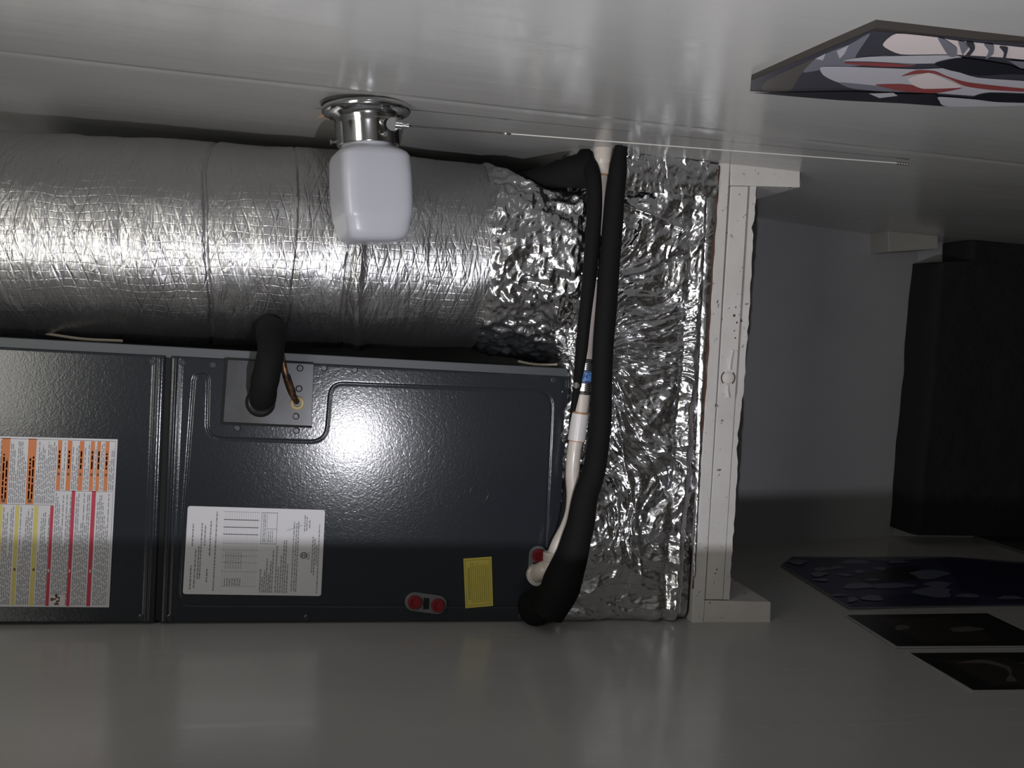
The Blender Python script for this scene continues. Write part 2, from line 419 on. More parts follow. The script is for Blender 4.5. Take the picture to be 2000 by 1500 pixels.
# radial creases fanning from where the hose presses
pc = np.array(P(1130, 690, Y=D))
dx, dz = Xg-pc[0], Zg-pc[2]; rad = np.hypot(dx, dz)+.02; th = np.arctan2(dz, dx)
wq = pn(np.stack([Xg*6, Yg*6, Zg*6], -1)); th = th+.45*wq
q1 = np.stack([th*4.0, rad*6, Xg*0+.6*wq], -1)
q2 = np.stack([Xg*20, Yg*20, Zg*11], -1)
q3 = np.stack([Xg*46+pn(q2)*1.5, Yg*46, Zg*34], -1)
h = .015*ridged(q1, 4, .5) + .005*ridged(q2*.8, 3, .45) + .0005*ridged(q3, 1)
# calmer smooth band next to the platform, tape ridge
zb_ = (Zg-zbot)
calm = 1/(1+np.exp(-(zb_-.026)/.004))
h = h*(.25+.75*calm)
h += .005*(1+1.2*pn(np.stack([Xg*14, Xg*0, Xg*0+4], -1)))*np.exp(-((zb_-.034)/.006)**2) - .010*np.exp(-((zb_-.060)/.010)**2)*(1+.6*pn(np.stack([Xg*9, Xg*0, Xg*0], -1)))
# upright crease lines
for uv0, uv1, amp in (((1195, 770), (1305, 960), -.010), ((1195, 790), (1240, 1040), .009), ((1240, 1040), (1250, 1130), .006), ((1260, 1050), (1300, 1100), -.006), ((1215, 400), (1330, 450), .008), ((1200, 560), (1330, 500), -.009)):
    a = P(*uv0, Y=D); b = P(*uv1, Y=D); ab = np.array((b[0]-a[0], b[2]-a[2])); Lab = np.hypot(*ab)
    t = np.clip(((Xg-a[0])*ab[0]+(Zg-a[2])*ab[1])/Lab**2, 0, 1); dd = np.hypot(Xg-a[0]-t*ab[0], Zg-a[2]-t*ab[1])
    h += amp*np.exp(-dd/.006)
# sides taper near the left wall
e = np.clip((Xg-XLp)/.03, 0, 1); rnd = (1-np.sqrt(1-(1-e)**2))
Y_ = Yg - np.sin(ang)*h + rnd*.03; Z_ = Zg + np.cos(ang)*h*1.2 - rnd*.012*np.cos(ang)
fpl = thing('foil_plenum', 'crumpled silver foil wrapped plenum box sitting on the white platform', 'air duct')
V = np.stack([Xg, Y_, Z_], -1)
grid('foil_wrap', V, FOIL, fpl)
# tape band along the platform and folded tape near the right wall
def foilstrip(name, pts_a, pts_b, amp, y, nn=120, mm=18, parent=fpl, mt=FOIL):
    A = spline([P(*p, Y=y) for p in pts_a], nn//(len(pts_a)-1)); B = spline([P(*p, Y=y) for p in pts_b], nn//(len(pts_b)-1))
    t = np.linspace(0, 1, mm)[None, :, None]; V = A[:, None]*(1-t)+B[:, None]*t
    hh = amp*ridged(np.stack([V[..., 0]*26, V[..., 1]*0, V[..., 2]*40], -1), 2)
    V[..., 1] -= hh+.003*np.sin(t[..., 0]*math.pi); return grid(name, V, mt, parent)
foilstrip('tape_band', [(1382, 330), (1372, 560), (1362, 800), (1352, 1120)], [(1404, 326), (1388, 560), (1374, 800), (1358, 1130)], .0022, D-.006)
foilstrip('tape_band', [(1220, 305), (1290, 305), (1402, 322)], [(1216, 372), (1290, 378), (1398, 385)], .0035, D-.012, 120, 30)

# ================================================================== ROUND DUCT
dc = thing('round_duct', 'silver foil wrapped round duct standing beside the dark air handler', 'air duct')
Yc = 2.135
def cx(u, v): return P(u, v, Y=Yc)
ctr = [cx(-120, 462), cx(300, 474), cx(700, 490), cx(950, 505), cx(1135, 520)]
ru = [.222, .222, .224, .212, .232]
N1, N2 = 620, 300
k = np.linspace(0, 1, N1); cz = np.array([c[2] for c in ctr]); cxx = np.array([c[0] for c in ctr])
zz = cz[0]+(cz[-1]-cz[0])*k; xx = np.interp(-zz, -cz, cxx); rr = np.interp(-zz, -cz, ru)
th = np.linspace(0, 2*math.pi, N2, endpoint=False)
Zg = np.repeat(zz[None], N2, 0); Tg = np.repeat(th[:, None], N1, 1); Rg = np.repeat(rr[None], N2, 0); Xc = np.repeat(xx[None], N2, 0)
ct, st = np.cos(Tg), np.sin(Tg)
w3 = np.stack([ct*1.2, st*1.2, Zg*9], -1)
hh = .006*pn(w3*1.5)+.0018*ridged(np.stack([ct*1.6, st*1.6, Zg*20], -1), 2)
def zu(u): return P(u, 480, Y=Yc-.2)[2]
for u, a, wd in ((225, -.0012, .003), (402, -.005, .004), (570, -.0025, .003), (712, .007, .012), (688, -.006, .004), (850, -.0012, .004)):
    zc = zu(u)+.012*np.sin(Tg*2+u)+.006*pn(np.stack([ct*2, st*2, Zg*0+u], -1))
    hh += a*np.exp(-((Zg-zc)/wd)**2)*(1+.8*pn(np.stack([ct*3, st*3, Zg*0+u*.1], -1)))
zcr = P(962, 500, Y=Yc-.2)[2]
cr = 1/(1+np.exp((Zg-zcr-.008*np.sin(Tg*5))/.004))
hh = hh*(1-.6*cr)+cr*(.012*ridged(np.stack([ct*3.4, st*3.4, Zg*11], -1), 3)+.006*ridged(np.stack([ct*8, st*8, Zg*36], -1), 2)-.010)
RR = Rg+hh-.004
V = np.stack([Xc+RR*st, Yc-RR*ct, Zg], -1)
tq = np.clip((P(920, 400, Y=2.0)[2]-Zg)/(P(920, 400, Y=2.0)[2]-P(1060, 400, Y=2.0)[2]), 0, 1)
V[..., 0] = np.minimum(V[..., 0], (XR-.006)*(1-tq)+P(1100, 378, Y=2.0)[0]*tq+.006*pn(np.stack([V[..., 1]*20, Zg*20, Zg*0], -1)))
uvs = np.stack([Tg*.222, Zg], -1)
ic = np.searchsorted(-zz, -zcr)
grid('duct_sleeve', V[:, :ic+2], DUCTM, dc, uvs[:, :ic+2], closed_u=True)
grid('foil_collar', V[:, ic-3:]+np.array((0, -.0015, 0)), FOIL, dc, closed_u=True)
# gathered foil skirt between the duct and the plenum
sk = np.zeros((160, 60, 3)); a0 = np.linspace(-1.9, 1.9, 160); tt = np.linspace(0, 1, 60)
ce = ctr[-1]
for i, a in enumerate(a0):
    r = .205+.05*tt**2; sk[i, :, 0] = xx[-1]+r*np.sin(a)*1.02; sk[i, :, 1] = Yc-r*np.cos(a)*.92; sk[i, :, 2] = P(1060, 500, Y=D)[2]+(ztop-.02-P(1060, 500, Y=D)[2])*tt
hs = .011*ridged(np.stack([sk[..., 0]*15, sk[..., 1]*15, sk[..., 2]*15], -1), 3)
sk[..., 1] -= hs; sk[..., 0] = np.minimum(sk[..., 0], P(1100, 378, Y=1.97)[0]+hs*.6)
grid('foil_skirt', sk, FOIL, dc)

# ================================================================== AIR HANDLER
ah = thing('air_handler', 'dark blue-grey steel air handler cabinet covered with warning labels', 'air handler')
xr = P(556, 707, Y=D)[0]; xl = XL+.003
zbA = P(1100, 960, Y=D)[2]; zs_ = P(318, 950, Y=D)[2]
MB().box((xl+.002, D+.012, zbA), (xr-.002, 2.55, ZT-.25)).build('cabinet', AHD, ah, .003)
MB().box((xl+.004, D+.005, zs_-.006), (xr-.004, D+.012, zs_+.006)).build('panel_gap', BLACKGAP, ah)
def segd(X, Z, pts, closed=False):
    d = np.full(X.shape, 1e9); n = len(pts)
    for i in range(n if closed else n-1):
        a, b = pts[i], pts[(i+1) % n]; ab = b-a; L2 = (ab**2).sum()+1e-12
        t = np.clip(((X-a[0])*ab[0]+(Z-a[1])*ab[1])/L2, 0, 1); d = np.minimum(d, np.hypot(X-a[0]-t*ab[0], Z-a[1]-t*ab[1]))
    return d
def xz(p): q = P(*p, Y=D); return np.array((q[0], q[2]))
def panel(name, x0, x1, z0, z1, res, grooves, ribs):
    nx = int((x1-x0)/res); nz = int((z1-z0)/res)
    xs = np.linspace(x0, x1, nx); zs = np.linspace(z0, z1, nz); X, Z = np.meshgrid(xs, zs, indexing='ij')
    h = np.zeros_like(X)
    for pts, a, wd in grooves:
        d = segd(X, Z, pts, True); h -= a*np.exp(-(d/wd)**2)
    for zr, a, wd in ribs: h += a*np.exp(-((Z-zr)/wd)**2)
    ed = np.minimum(np.minimum(X-x0, x1-X), np.minimum(Z-z0, z1-Z)); h -= .004*np.clip(1-ed/.004, 0, 1)**2
    V = np.stack([X, D-h+.0, Z], -1)
    # returned edge
    V = np.concatenate([V[:1]+np.array((0, .010, 0)), V, V[-1:]+np.array((0, .010, 0))], 0)
    V = np.concatenate([V[:, :1]+np.array((0, .010, 0)), V, V[:, -1:]+np.array((0, .010, 0))], 1)
    return grid(name, V, AHM, ah)
def rounded(pts, rads):
    out = []; n = len(pts); pts = [np.array(p, float) for p in pts]
    for i in range(n):
        a, b, c = pts[i-1], pts[i], pts[(i+1) % n]; r_ = rads[i]
        p, q = b+(a-b)/np.linalg.norm(a-b)*r_, b+(c-b)/np.linalg.norm(c-b)*r_
        for k in range(7): t = k/6; out.append((1-t)**2*p+2*t*(1-t)*b+t*t*q)
    return out
gp = [xz(p) for p in rounded([(379, 731), (407, 732), (404, 856), (637, 864), (646, 748), (1080, 765), (1060, 1186), (346, 1182)], [13, 13, 30, 34, 26, 34, 34, 30])]
lowp = panel('lower_panel', xl, xr, zbA+.001, zs_-.005, .0015, [(gp, .0020, .0022)], [(zs_-.016, .0035, .0022), (zs_-.026, .0012, .002)])
upp = panel('upper_panel', xl, xr, zs_+.005, CAMZ+.9, .0026, [], [(zs_+.016, .0035, .0022), (zs_+.024, .0022, .002)])
# corner light strips of the side panel seen beyond the front
MB().box((xr-.004, D+.012, zbA), (xr, 2.5, ZT-.25)).build('side_panel', GALV, ah, .001)
fr = [P(-120, 652, Y=D+.006), P(1108, 720, Y=D+.006), P(1110, 737, Y=D+.006), P(-120, 677, Y=D+.006)]
MB().prism([tuple(p) for p in fr], [(p[0], D+.03, p[2]) for p in fr]).build('side_flange', GALV, ah, .001)
# connection plate
def quadplate(corners, y, th, name, m, parent, bevel=0):
    mb = MB(); mb.plate([P(u, v, Y=y) for u, v in corners], (0, -th, 0)); return mb.build(name, m, parent, bevel)
cp = quadplate([(445, 702), (613, 711), (609, 832), (436, 824)], D+.0005, .003, 'connection_plate', PLATE, ah, .0008)
quadplate([(439, 699), (613, 709), (609, 836), (430, 829)], D, .0018, 'plate_gap', BLACKGAP, ah)
# screws
def screw(u, v, y=D-.003, r=.0065, parent=ah, m=AHD, nm='screw'):
    c = P(u, v, Y=y); mb = MB(); mb.lathe([(0, r*1.25), (.001, r*1.2), (.0018, r*.85), (.0038, r*.8), (.0038, r*.35), (.0024, r*.3), (.0024, 0)], c, (0, -1, 0), 12); return mb.build(nm, m, parent)
for u, v, yy in ((298, 706, D), (357, 708, D), (417, 713, D), (586, 719, D-.0025), (584, 759, D-.0025), (633, 719, D), (693, 723, D), (1082, 742, D), (464, 836, D), (579, 841, D), (578, 813, D-.0025), (276, 1206, D), (332, 1206, D), (600, 1206, D), (1018, 1204, D)):
    screw(u, v, yy, .0058)
# knock-out ring
c = np.array(P(936, 964, Y=D-.0003)); mb = MB()
for a0_, a1_ in ((10, 165), (200, 340)):
    mb.tube([c+np.array((math.cos(math.radians(a))*.0205, 0, math.sin(math.radians(a))*.0205)) for a in range(a0_, a1_, 9)], .0010, 6)
mb.build('knockout_ring', AHD, ah)
# drain port plates
def port(c1, c2, rad, name='drain_port_plate'):
    a, b = np.array(P(*c1, Y=D)), np.array(P(*c2, Y=D)); dirv = (b-a)/np.linalg.norm(b-a); nrm = np.array((-dirv[2], 0, dirv[0])); pts = []
    for k_ in range(13): t = math.pi*k_/12; pts.append(b+rad*(nrm*math.cos(t)+dirv*math.sin(t)))
    for k_ in range(13): t = math.pi*k_/12; pts.append(a+rad*(-nrm*math.cos(t)-dirv*math.sin(t)))
    mb = MB(); mb.plate(pts, (0, -.006, 0)); pp = mb.build(name, GREYP, ah, .0015)
    for c_ in (a, b):
        m_ = MB(); m_.lathe([(0, .0145), (.009, .0145), (.011, .013), (.011, .009), (.007, .008), (.007, 0)], c_+np.array((0, -.004, 0)), (0, -1, 0), 24)
        for q in range(6):
            t = q*math.pi/3; cc = c_+np.array((math.cos(t)*.0105, -.013, math.sin(t)*.0105)); m_.box(cc-np.array((.0018, .003, .0018)), cc+np.array((.0018, .004, .0018)))
        m_.build('red_cap', REDP, pp)
    mid = (a+b)/2; m_ = MB(); m_.box(mid-np.array((.006+.006*abs(dirv[2]), .008, .005+.006*abs(dirv[0]))), mid+np.array((.006+.006*abs(dirv[2]), 0, .005+.006*abs(dirv[0]))))
    m_.build('port_bridge', BLACKGAP, pp)
    return pp
port((809, 1174), (854, 1180), .0205); port((1050, 1083), (1048, 1122), .0205)

# ---------------- labels
class Sheet:
    def __init__(s, corners, name, paper, th=.0006, label=None, rounded=0):
        s.c = [P(u, v, Y=D-.0012) for u, v in corners]      # TL, TR, BR, BL in picture order
        mb = MB()
        pts = s.c if not rounded else [s.at(a, b) for a, b in s._round(rounded)]
        mb.plate(pts, (0, -th, 0)); s.o = mb.build(name, paper, ah); s.th = th; s.m = {}; s.lay = {}
        if label: s.o['label'] = label
    def _round(s, r):
        out = []; rx, ry = r
        for cx_, cy_, t0 in ((rx, ry, 180), (1-rx, ry, 270), (1-rx, 1-ry, 0), (rx, 1-ry, 90)):
            for k_ in range(5):
                t = math.radians(t0+k_*22.5); out.append((cx_+rx*math.cos(t), cy_+ry*math.sin(t)))
        return out
    def at(s, a, b):
        t = s.c[0]*(1-a)+s.c[1]*a; u = s.c[3]*(1-a)+s.c[2]*a; return t*(1-b)+u*b
    def rect(s, key, a0, b0, a1, b1, lay=1):
        mb = s.m.setdefault(key, MB()); off = np.array((0, -s.th-.0002*lay, 0))
        p = [s.at(a0, b0), s.at(a1, b0), s.at(a1, b1), s.at(a0, b1)]
        base = len(mb.v); mb.v += [tuple(q+off) for q in p]; mb.f.append([base, base+1, base+2, base+3]); mb.smooth.append(False)
    def text(s, key, a0, b0, b1, w, wordy=True):      # one printed line; reads along the picture's vertical
        b = b1
        while b > b0:
            L_ = random.uniform(.012, .05); s.rect(key, a0, max(b0, b-L_), a0+w, b, 1); b -= L_+.008
    def done(s, mats):
        for k_, mb in s.m.items():
            o = mb.build(mats[k_][0], mats[k_][1], s.o); o['kind'] = 'stuff' if ('text' in mats[k_][0] or 'patch' in mats[k_][0] or 'mark' in mats[k_][0] or 'band' in mats[k_][0]) else None
            if o['kind'] is None: del o['kind']
# big warning sheet at the frame edge
W = 300.0
s1 = Sheet([(-70, 850), (230, 858), (213, 1186), (-88, 1184)], 'warning_label', WHITEP, label='large white label with orange, yellow and red bars')
def A(u): return (u+70)/300.0
def B(v): return (v-856)/328.0
for a_, b_ in ((3, 19), (54, 70), (-58, -40)): s1.rect('o', A(a_), B(859), A(b_), B(985), 1)
for a_, b_ in ((112, 120), (131, 140), (155, 164), (177, 185), (190, 197), (206, 214)): s1.rect('o', A(a_), B(861), A(b_), B(957), 1)
for a_, b_, v0 in ((144, 151, 957), (184, 192, 957), (103.5, 110, 987)): s1.rect('r', A(a_), B(v0), A(b_), B(1182), 1)
for a_, b_ in ((36, 43), (72, 80), (5, 11), (-40, -33)): s1.rect('y', A(a_), B(987), A(b_), B(1182), 1)
for a_, b_ in ((5, 18), (56, 69)):
    for q in range(2): s1.text('d', A(a_+2+q*6), B(880+random.uniform(0, 20)), B(975), 3/300)
    s1.rect('d', A(a_+3), B(976), A(b_-3), B(982), 2)
for a_ in (112, 131, 155, 177, 190, 206): s1.text('d', A(a_+2.5), B(880), B(915), 3/300); s1.rect('d', A(a_+2), B(923), A(a_+6), B(928), 2)
for a_ in (106, 147, 188): s1.rect('p', A(a_-1), B(1110), A(a_+2), B(1116), 2)
for a_ in (38, 75): s1.rect('d', A(a_), B(1109), A(a_+4), B(1114), 2)
def lines(s, u0, u1, v0, v1, pitch=3.6, key='t', wd=1.7, Af=A, Bf=B):
    u = u0
    while u < u1:
        vv = v0+(random.random()**2)*(v1-v0)*.55; s.text(key, Af(u), Bf(vv), Bf(v1), wd/300); u += pitch
for u0, u1 in ((21, 52), (72, 108), (-38, 2)): lines(s1, u0, u1, 864, 983)
for u0, u1 in ((122, 129), (142, 153), (166, 176), (187, 189), (199, 205), (216, 224)): lines(s1, u0, u1, 864, 955)
for u0, u1 in ((13, 34), (46, 71), (83, 102)): lines(s1, u0, u1, 990, 1180)
for u0, u1 in ((113, 142), (154, 182), (196, 222)): lines(s1, u0, u1, 962, 1180)
# border rule + pictogram (a figure bent over an open book)
s1.rect('t', A(-60), B(859.5), A(226), B(860.5)); s1.rect('t', A(226), B(860), A(226.7), B(1182)); s1.rect('t', A(0), B(985.5), A(110), B(986.4)); s1.rect('t', A(110), B(957.5), A(224), B(958.4))
s1.rect('p', A(112), B(1160), A(142), B(1181), 2)
for a0_, b0_, a1_, b1_ in ((113, 1166, 119, 1172), (119, 1167, 124, 1170), (123, 1161, 126, 1167), (124, 1171, 127, 1177), (126, 1164, 131, 1166.5), (127, 1171, 131, 1174), (129, 1164, 131, 1174), (121, 1176, 130, 1180), (121, 1159, 127, 1163)):
    s1.rect('d', A(a0_), B(b0_), A(a1_), B(b1_), 3)
s1.done({'o': ('orange_band', ORANGE), 'r': ('red_band', RED), 'y': ('yellow_band', YEL), 't': ('printed_text', INK), 'd': ('printed_text', mat('dark label ink', (.12, .05, .03), .6)), 'p': ('white_patch', WHITEP)})
# rating plate
s2 = Sheet([(367, 988), (635, 996), (627, 1164), (357, 1160)], 'rating_label', WHITEP, label='white rating label with rounded corners and fine tables', rounded=(.018, .028))
def A2(x): return (x-170)/1670.0*1.0   # crop pixel -> fraction
def B2(y): return (y-130)/1055.0
def t2(x, y0, y1, w_=16, key='t'): s2.text(key, A2(x), max(.02, B2(y0)), min(.97, B2(y1)), w_/1670.0)
for x, y0, y1 in ((190+50, 340, 610), (240, 840, 1130), (285, 640, 1110), (320, 600, 1000), (345, 330, 1000), (385, 350, 600), (430, 870, 1040), (450, 300, 720), (515, 180, 1140)): t2(x, y0, y1)
for x, y0 in ((1075, 870), (1100, 960), (1125, 880), (1150, 740), (1175, 930), (1195, 770), (1220, 640), (1262, 570), (1290, 840), (1320, 700), (1348, 510), (1374, 510), (1402, 800)): t2(x, y0, 1165, 14)
for x, y0, y1 in ((1460, 280, 1130), (1490, 300, 1140), (1515, 280, 1140), (1590, 200, 400), (1615, 220, 390), (1650, 260, 360), (1700, 450, 900), (1725, 480, 930), (1750, 560, 800), (1775, 310, 1160)): t2(x, y0, y1, 13)
for k_ in range(15):
    x = 620+k_*28; s2.rect('l', A2(x), B2(180), A2(x+3), B2(1080))
for y in (180, 275, 365, 450, 560, 640, 710, 790, 900, 1080): s2.rect('l', A2(600), B2(y), A2(1040), B2(y+7))
for y in (275, 365, 450): s2.rect('t', A2(610), B2(y), A2(1030), B2(y+8))
for x in (650, 680, 710, 740, 770, 800, 830): s2.text('l', A2(x), B2(660), B2(870), 12/1670); s2.text('t', A2(x), B2(985), B2(1075), 11/1670)
for x0_, y0_, x1_, y1_ in ((1060, 185, 1066, 560), (1250, 185, 1256, 560), (1060, 180, 1256, 188), (1060, 555, 1256, 563), (1130, 185, 1134, 560), (1130, 375, 1256, 381)): s2.rect('t', A2(x0_), B2(y0_), A2(x1_), B2(y1_))
for x in (1085, 1105, 1150, 1175, 1200): s2.text('t', A2(x), B2(200 if x < 1120 else 400), B2(540), 10/1670)
for k_ in range(8): s2.rect('t', A2(1380+k_*24), B2(385-k_*9), A2(1404+k_*24), B2(391-k_*9))
mbk = s2.m.setdefault('k', MB()); cc = np.array(s2.at(A2(1600), B2(690))); 
for k_ in range(20):
    t0, t1_ = 2*math.pi*k_/20, 2*math.pi*(k_+1)/20; q = [cc+np.array((math.cos(t)*r_, -.001, math.sin(t)*r_)) for t, r_ in ((t0, .0068), (t1_, .0068), (t1_, .0052), (t0, .0052))]
    b_ = len(mbk.v); mbk.v += [tuple(p) for p in q]; mbk.f.append([b_, b_+1, b_+2, b_+3]); mbk.smooth.append(False)
for x0_, x1_ in ((1580, 1588), (1610, 1618)): s2.rect('k', A2(x0_), B2(670), A2(x1_), B2(712))
s2.rect('k', A2(1588), B2(686), A2(1610), B2(694))
for x in (1640, 1662): t2(x, 650, 740, 10)
s2.done({'t': ('printed_text', INK), 'l': ('printed_table_text', INKL), 'k': ('certification_mark', BLK)})
# yellow note
s3 = Sheet([(905, 1091), (960, 1087), (963, 1183), (909, 1188)], 'yellow_label', YPAPER, label='small yellow instruction label')
YI = mat('olive label ink', (.30, .25, .05), .6)
for a_ in (.10, .17): s3.text('t', a_ if a_ > .12 else .12, .17 if a_ > .12 else .2, .84, .035)
for a_ in np.arange(.24, .9, .075): s3.text('t', a_, .08+random.random()*.15, .9, .028)
for r_ in ((.05, .04, .93, .05), (.05, .95, .93, .96), (.05, .04, .065, .96), (.92, .04, .935, .96)): s3.rect('t', *r_)
s3.done({'t': ('printed_text', YI)})

# ---------------- insulated line leaving the air handler
sl = thing('suction_line', 'black foam insulated line bending out of the air handler towards the foil duct', 'pipe')
pth = spline([P(516, 782, Y=D+.02), P(513, 778, Y=D-.035), P(518, 745, Y=D-.075), P(528, 690, Y=D-.07), P(530, 655, Y=D-.02), P(522, 630, Y=D+.10), P(505, 615, Y=D+.24), P(480, 610, Y=D+.45)], 10)
rads = np.interp(np.linspace(0, 1, len(pth)), [0, .12, .14, .3, .5, .52, 1], [.021, .022, .026, .027, .026, .030, .030])
MB().tube(pth, rads, 28, fn=lambda t, a: .03*math.sin(a*3+t*25)+.02*math.sin(t*70)).build('foam_sleeve', FOAM, sl)
for q in (.06, .13):
    i = int(q*len(pth)); sg = pth[i:i+3]; MB().tube([sg[0]+(sg[1]-sg[0])*t for t in np.linspace(-.2, 1.2, 5)], rads[i]+.003, 24).build('tape_wrap', TAPE, sl)
gr = MB(); gr.lathe([(0, .030), (.004, .030), (.009, .027), (.012, .022), (.012, 0)], P(509, 786, Y=D-.002), (0, -1, 0), 32); gr.build('rubber_seal', TAPE, sl)
ll = thing('liquid_line', 'thin tarnished copper line entering the air handler through a tan grommet', 'pipe')
pth = spline([P(581, 786, Y=D+.02), P(577, 781, Y=D-.014), P(566, 760, Y=D-.03), P(556, 722, Y=D-.045), P(549, 690, Y=D-.045), P(540, 660, Y=D-.01), P(528, 640, Y=D+.1)], 8)
MB().tube(pth, .0062, 16).build('copper_tube', COPPER, ll)
g_ = MB(); g_.lathe([(0, .0135), (.004, .014), (.006, .012), (.005, .0085), (.0, .008)], P(581, 787, Y=D-.002), (0, -1, 0), 26); g_.build('grommet', RUBBER, ll)
MB().tube(spline([P(571, 768, Y=D-.025), P(562, 742, Y=D-.038)], 6), .0078, 14).build('braze_joint', COPPER, ll)

# ================================================================== PIPES IN FRONT OF THE PLENUM
h1 = thing('insulated_hose', 'long black foam insulated line crossing in front of the foil plenum, nearest the platform', 'pipe')
K = [(1213, 287, -.070), (1207, 330, -.075), (1200, 400, -.08), (1192, 500, -.085), (1183, 620, -.09), (1176, 720, -.09), (1174, 800, -.09), (1164, 900, -.09), (1145, 965, -.09), (1132, 1030, -.09), (1118, 1080, -.085), (1097, 1140, -.075), (1070, 1198, -.062)]
pth = spline([P(u, v, Y=D+y) if i else P(u, v, X=XR-.004) for i, (u, v, y) in enumerate(K)], 12)
pth[0] = pth[1]+(pth[1]-pth[2])*1.0
rads = np.interp(np.linspace(0, 1, len(pth)), np.array([0, .3, 1, 2, 4, 7, 8, 9, 10, 11, 12])/12, [.014, .015, .0195, .0205, .0220, .0235, .0265, .031, .035, .042, .036])
MB().tube(pth, rads, 32, fn=lambda t, a: .03*math.sin(a*2+t*17)+.02*math.sin(t*60+a)).build('foam_sleeve', FOAM, h1)
pth = spline([P(1110, 1120, Y=D-.08), P(1075, 1170, Y=D-.05), P(1050, 1185, Y=D-.012), P(1042, 1180, Y=D+.02)], 10)
MB().tube(pth, np.linspace(.036, .042, len(pth)), 28, fn=lambda t, a: .05*math.sin(a*3+t*7)).build('foam_elbow', FOAM, h1)
h2 = thing('insulated_hose', 'thinner black foam insulated line with an elbow at the wall, nearest the round duct', 'pipe')
K = [(1140, 300, .02), (1150, 320, -.02), (1159, 352, -.055), (1161, 400, -.065), (1157, 470, -.07), (1150, 550, -.07), (1142, 620, -.07), (1134, 700, -.066), (1122, 790, -.04), (1112, 900, -.03), (1100, 1000, -.03), (1090, 1040, -.03)]
pth = spline([P(u, v, Y=D+y) for u, v, y in K], 10); pth[:, 0] = np.minimum(pth[:, 0], XR-.018)
rads = np.interp(np.linspace(0, 1, len(pth)), [0, .08, .2, .4, .62, .7, 1], [.020, .020, .0165, .0155, .0135, .008, .006])
MB().tube(pth, rads, 24, fn=lambda t, a: .03*math.sin(a*2+t*13)).build('foam_sleeve', FOAM, h2)
# wide foam sleeve running back along the wall
pth = spline([P(1150, 332, Y=D-.005), P(1120, 336, Y=D), P(1080, 343, Y=D+.03), P(1030, 350, Y=D+.09), P(975, 352, Y=D+.18)], 10)
MB().tube(pth, np.linspace(.043, .010, len(pth)), 28).build('foam_sleeve_branch', FOAM, h2)

cd = thing('condensate_pipe', 'ivory plastic drain pipe with a blue clamped coupling, running between the black lines', 'pipe')
K = [(1176, 335, -.03), (1174, 400, -.032), (1166, 500, -.034), (1158, 590, -.036), (1149, 660, -.038), (1145, 712, -.038)]
MB().tube(spline([P(u, v, Y=D+y) for u, v, y in K], 8), .0125, 20).build('pipe_length', PVC, cd)
K = [(1178, 288, -.02), (1178, 300, -.028), (1177, 320, -.03), (1176, 341, -.03)]
MB().tube(spline([P(u, v, Y=D+y) for u, v, y in K], 6), [.022]*6+[.0205]*6+[.0185]*7, 24).build('elbow_fitting', PVC, cd)
MB().tube([P(1176, 340, Y=D-.03), P(1176, 344, Y=D-.03)], .0150, 20).build('primer_ring', PRIMER, cd)
K = [(1139, 766, -.038), (1135, 800, -.04), (1127, 850, -.04), (1121, 885, -.04), (1118, 930, -.04), (1120, 965, -.04), (1117, 1000, -.04), (1107, 1030, -.04), (1091, 1060, -.042), (1080, 1088, -.042)]
MB().tube(spline([P(u, v, Y=D+y) for u, v, y in K], 8), .0152, 22).build('pipe_length', PVC, cd)
pw = MB().tube([P(1133, 808, Y=D-.04), P(1130, 830, Y=D-.04), P(1126, 860, Y=D-.04)], .0190, 26).build('coupling', PVCW, cd)
for a_, b_ in (((1133.5, 805), (1133, 809)), ((1126, 859), (1125.5, 862))): MB().tube([P(*a_, Y=D-.04), P(*b_, Y=D-.04)], .0186, 22).build('primer_ring', PRIMER, cd)
# elbow into the drain port
pth = spline([P(1079, 1078, Y=D-.042), P(1078, 1095, Y=D-.043), P(1072, 1108, Y=D-.042), P(1060, 1115, Y=D-.032), P(1049, 1120, Y=D-.010)], 8)
MB().tube(pth, [.0205]*10+[.019]*10+[.0205]*(len(pth)-20), 24).build('elbow_fitting', PVC, cd)
MB().lathe([(0, .024), (.012, .024), (.014, .021), (.014, .016), (0, .016)], P(1048, 1121, Y=D-.006), (0, -1, 0), 26).build('threaded_adapter', PVC, cd)
# rubber coupling with two worm clamps
a_, b_ = np.array(P(1145, 702, Y=D-.038)), np.array(P(1139, 770, Y=D-.038)); dv = b_-a_
MB().tube([a_, a_+dv*.5, b_], .0178, 24).build('rubber_core', TAPE, cd)
blu = MB().tube([a_+dv*.33, a_+dv*.62], .0196, 24).build('blue_sleeve', BLUE, cd)
MB().tube([a_+dv*.60, a_+dv*.66], .0192, 24).build('blue_sleeve_edge', BLUED, cd)
for t0, t1_, uu, vv in ((.10, .30, 1129, 713), (.68, .90, 1123, 752)):
    cb = MB().tube([a_+dv*t0, a_+dv*t1_], .0200, 26); 
    tm = a_+dv*(t0+t1_)/2
    for q in range(7): 
        ang_ = -.9+q*.28; pp_ = tm+np.array((math.sin(ang_)*0, 0, 0))
        cb.box(tm+np.array((-.013+q*.0042, -.0212, -.005)), tm+np.array((-.011+q*.0042, -.0198, .005)))
    cb.build('hose_clamp', STEEL, cd)
    c = P(uu, vv, Y=D-.055); s_ = MB(); s_.lathe([(0, .004), (.006, .004), (.006, .0068), (.011, .0068), (.011, 0)], c, (0, -1, 0), 14); s_.box(np.array(c)-np.array((.0055, .0118, .0008)), np.array(c)+np.array((.0055, -.010, .0008)))
    s_.build('clamp_screw', STEEL, cd)
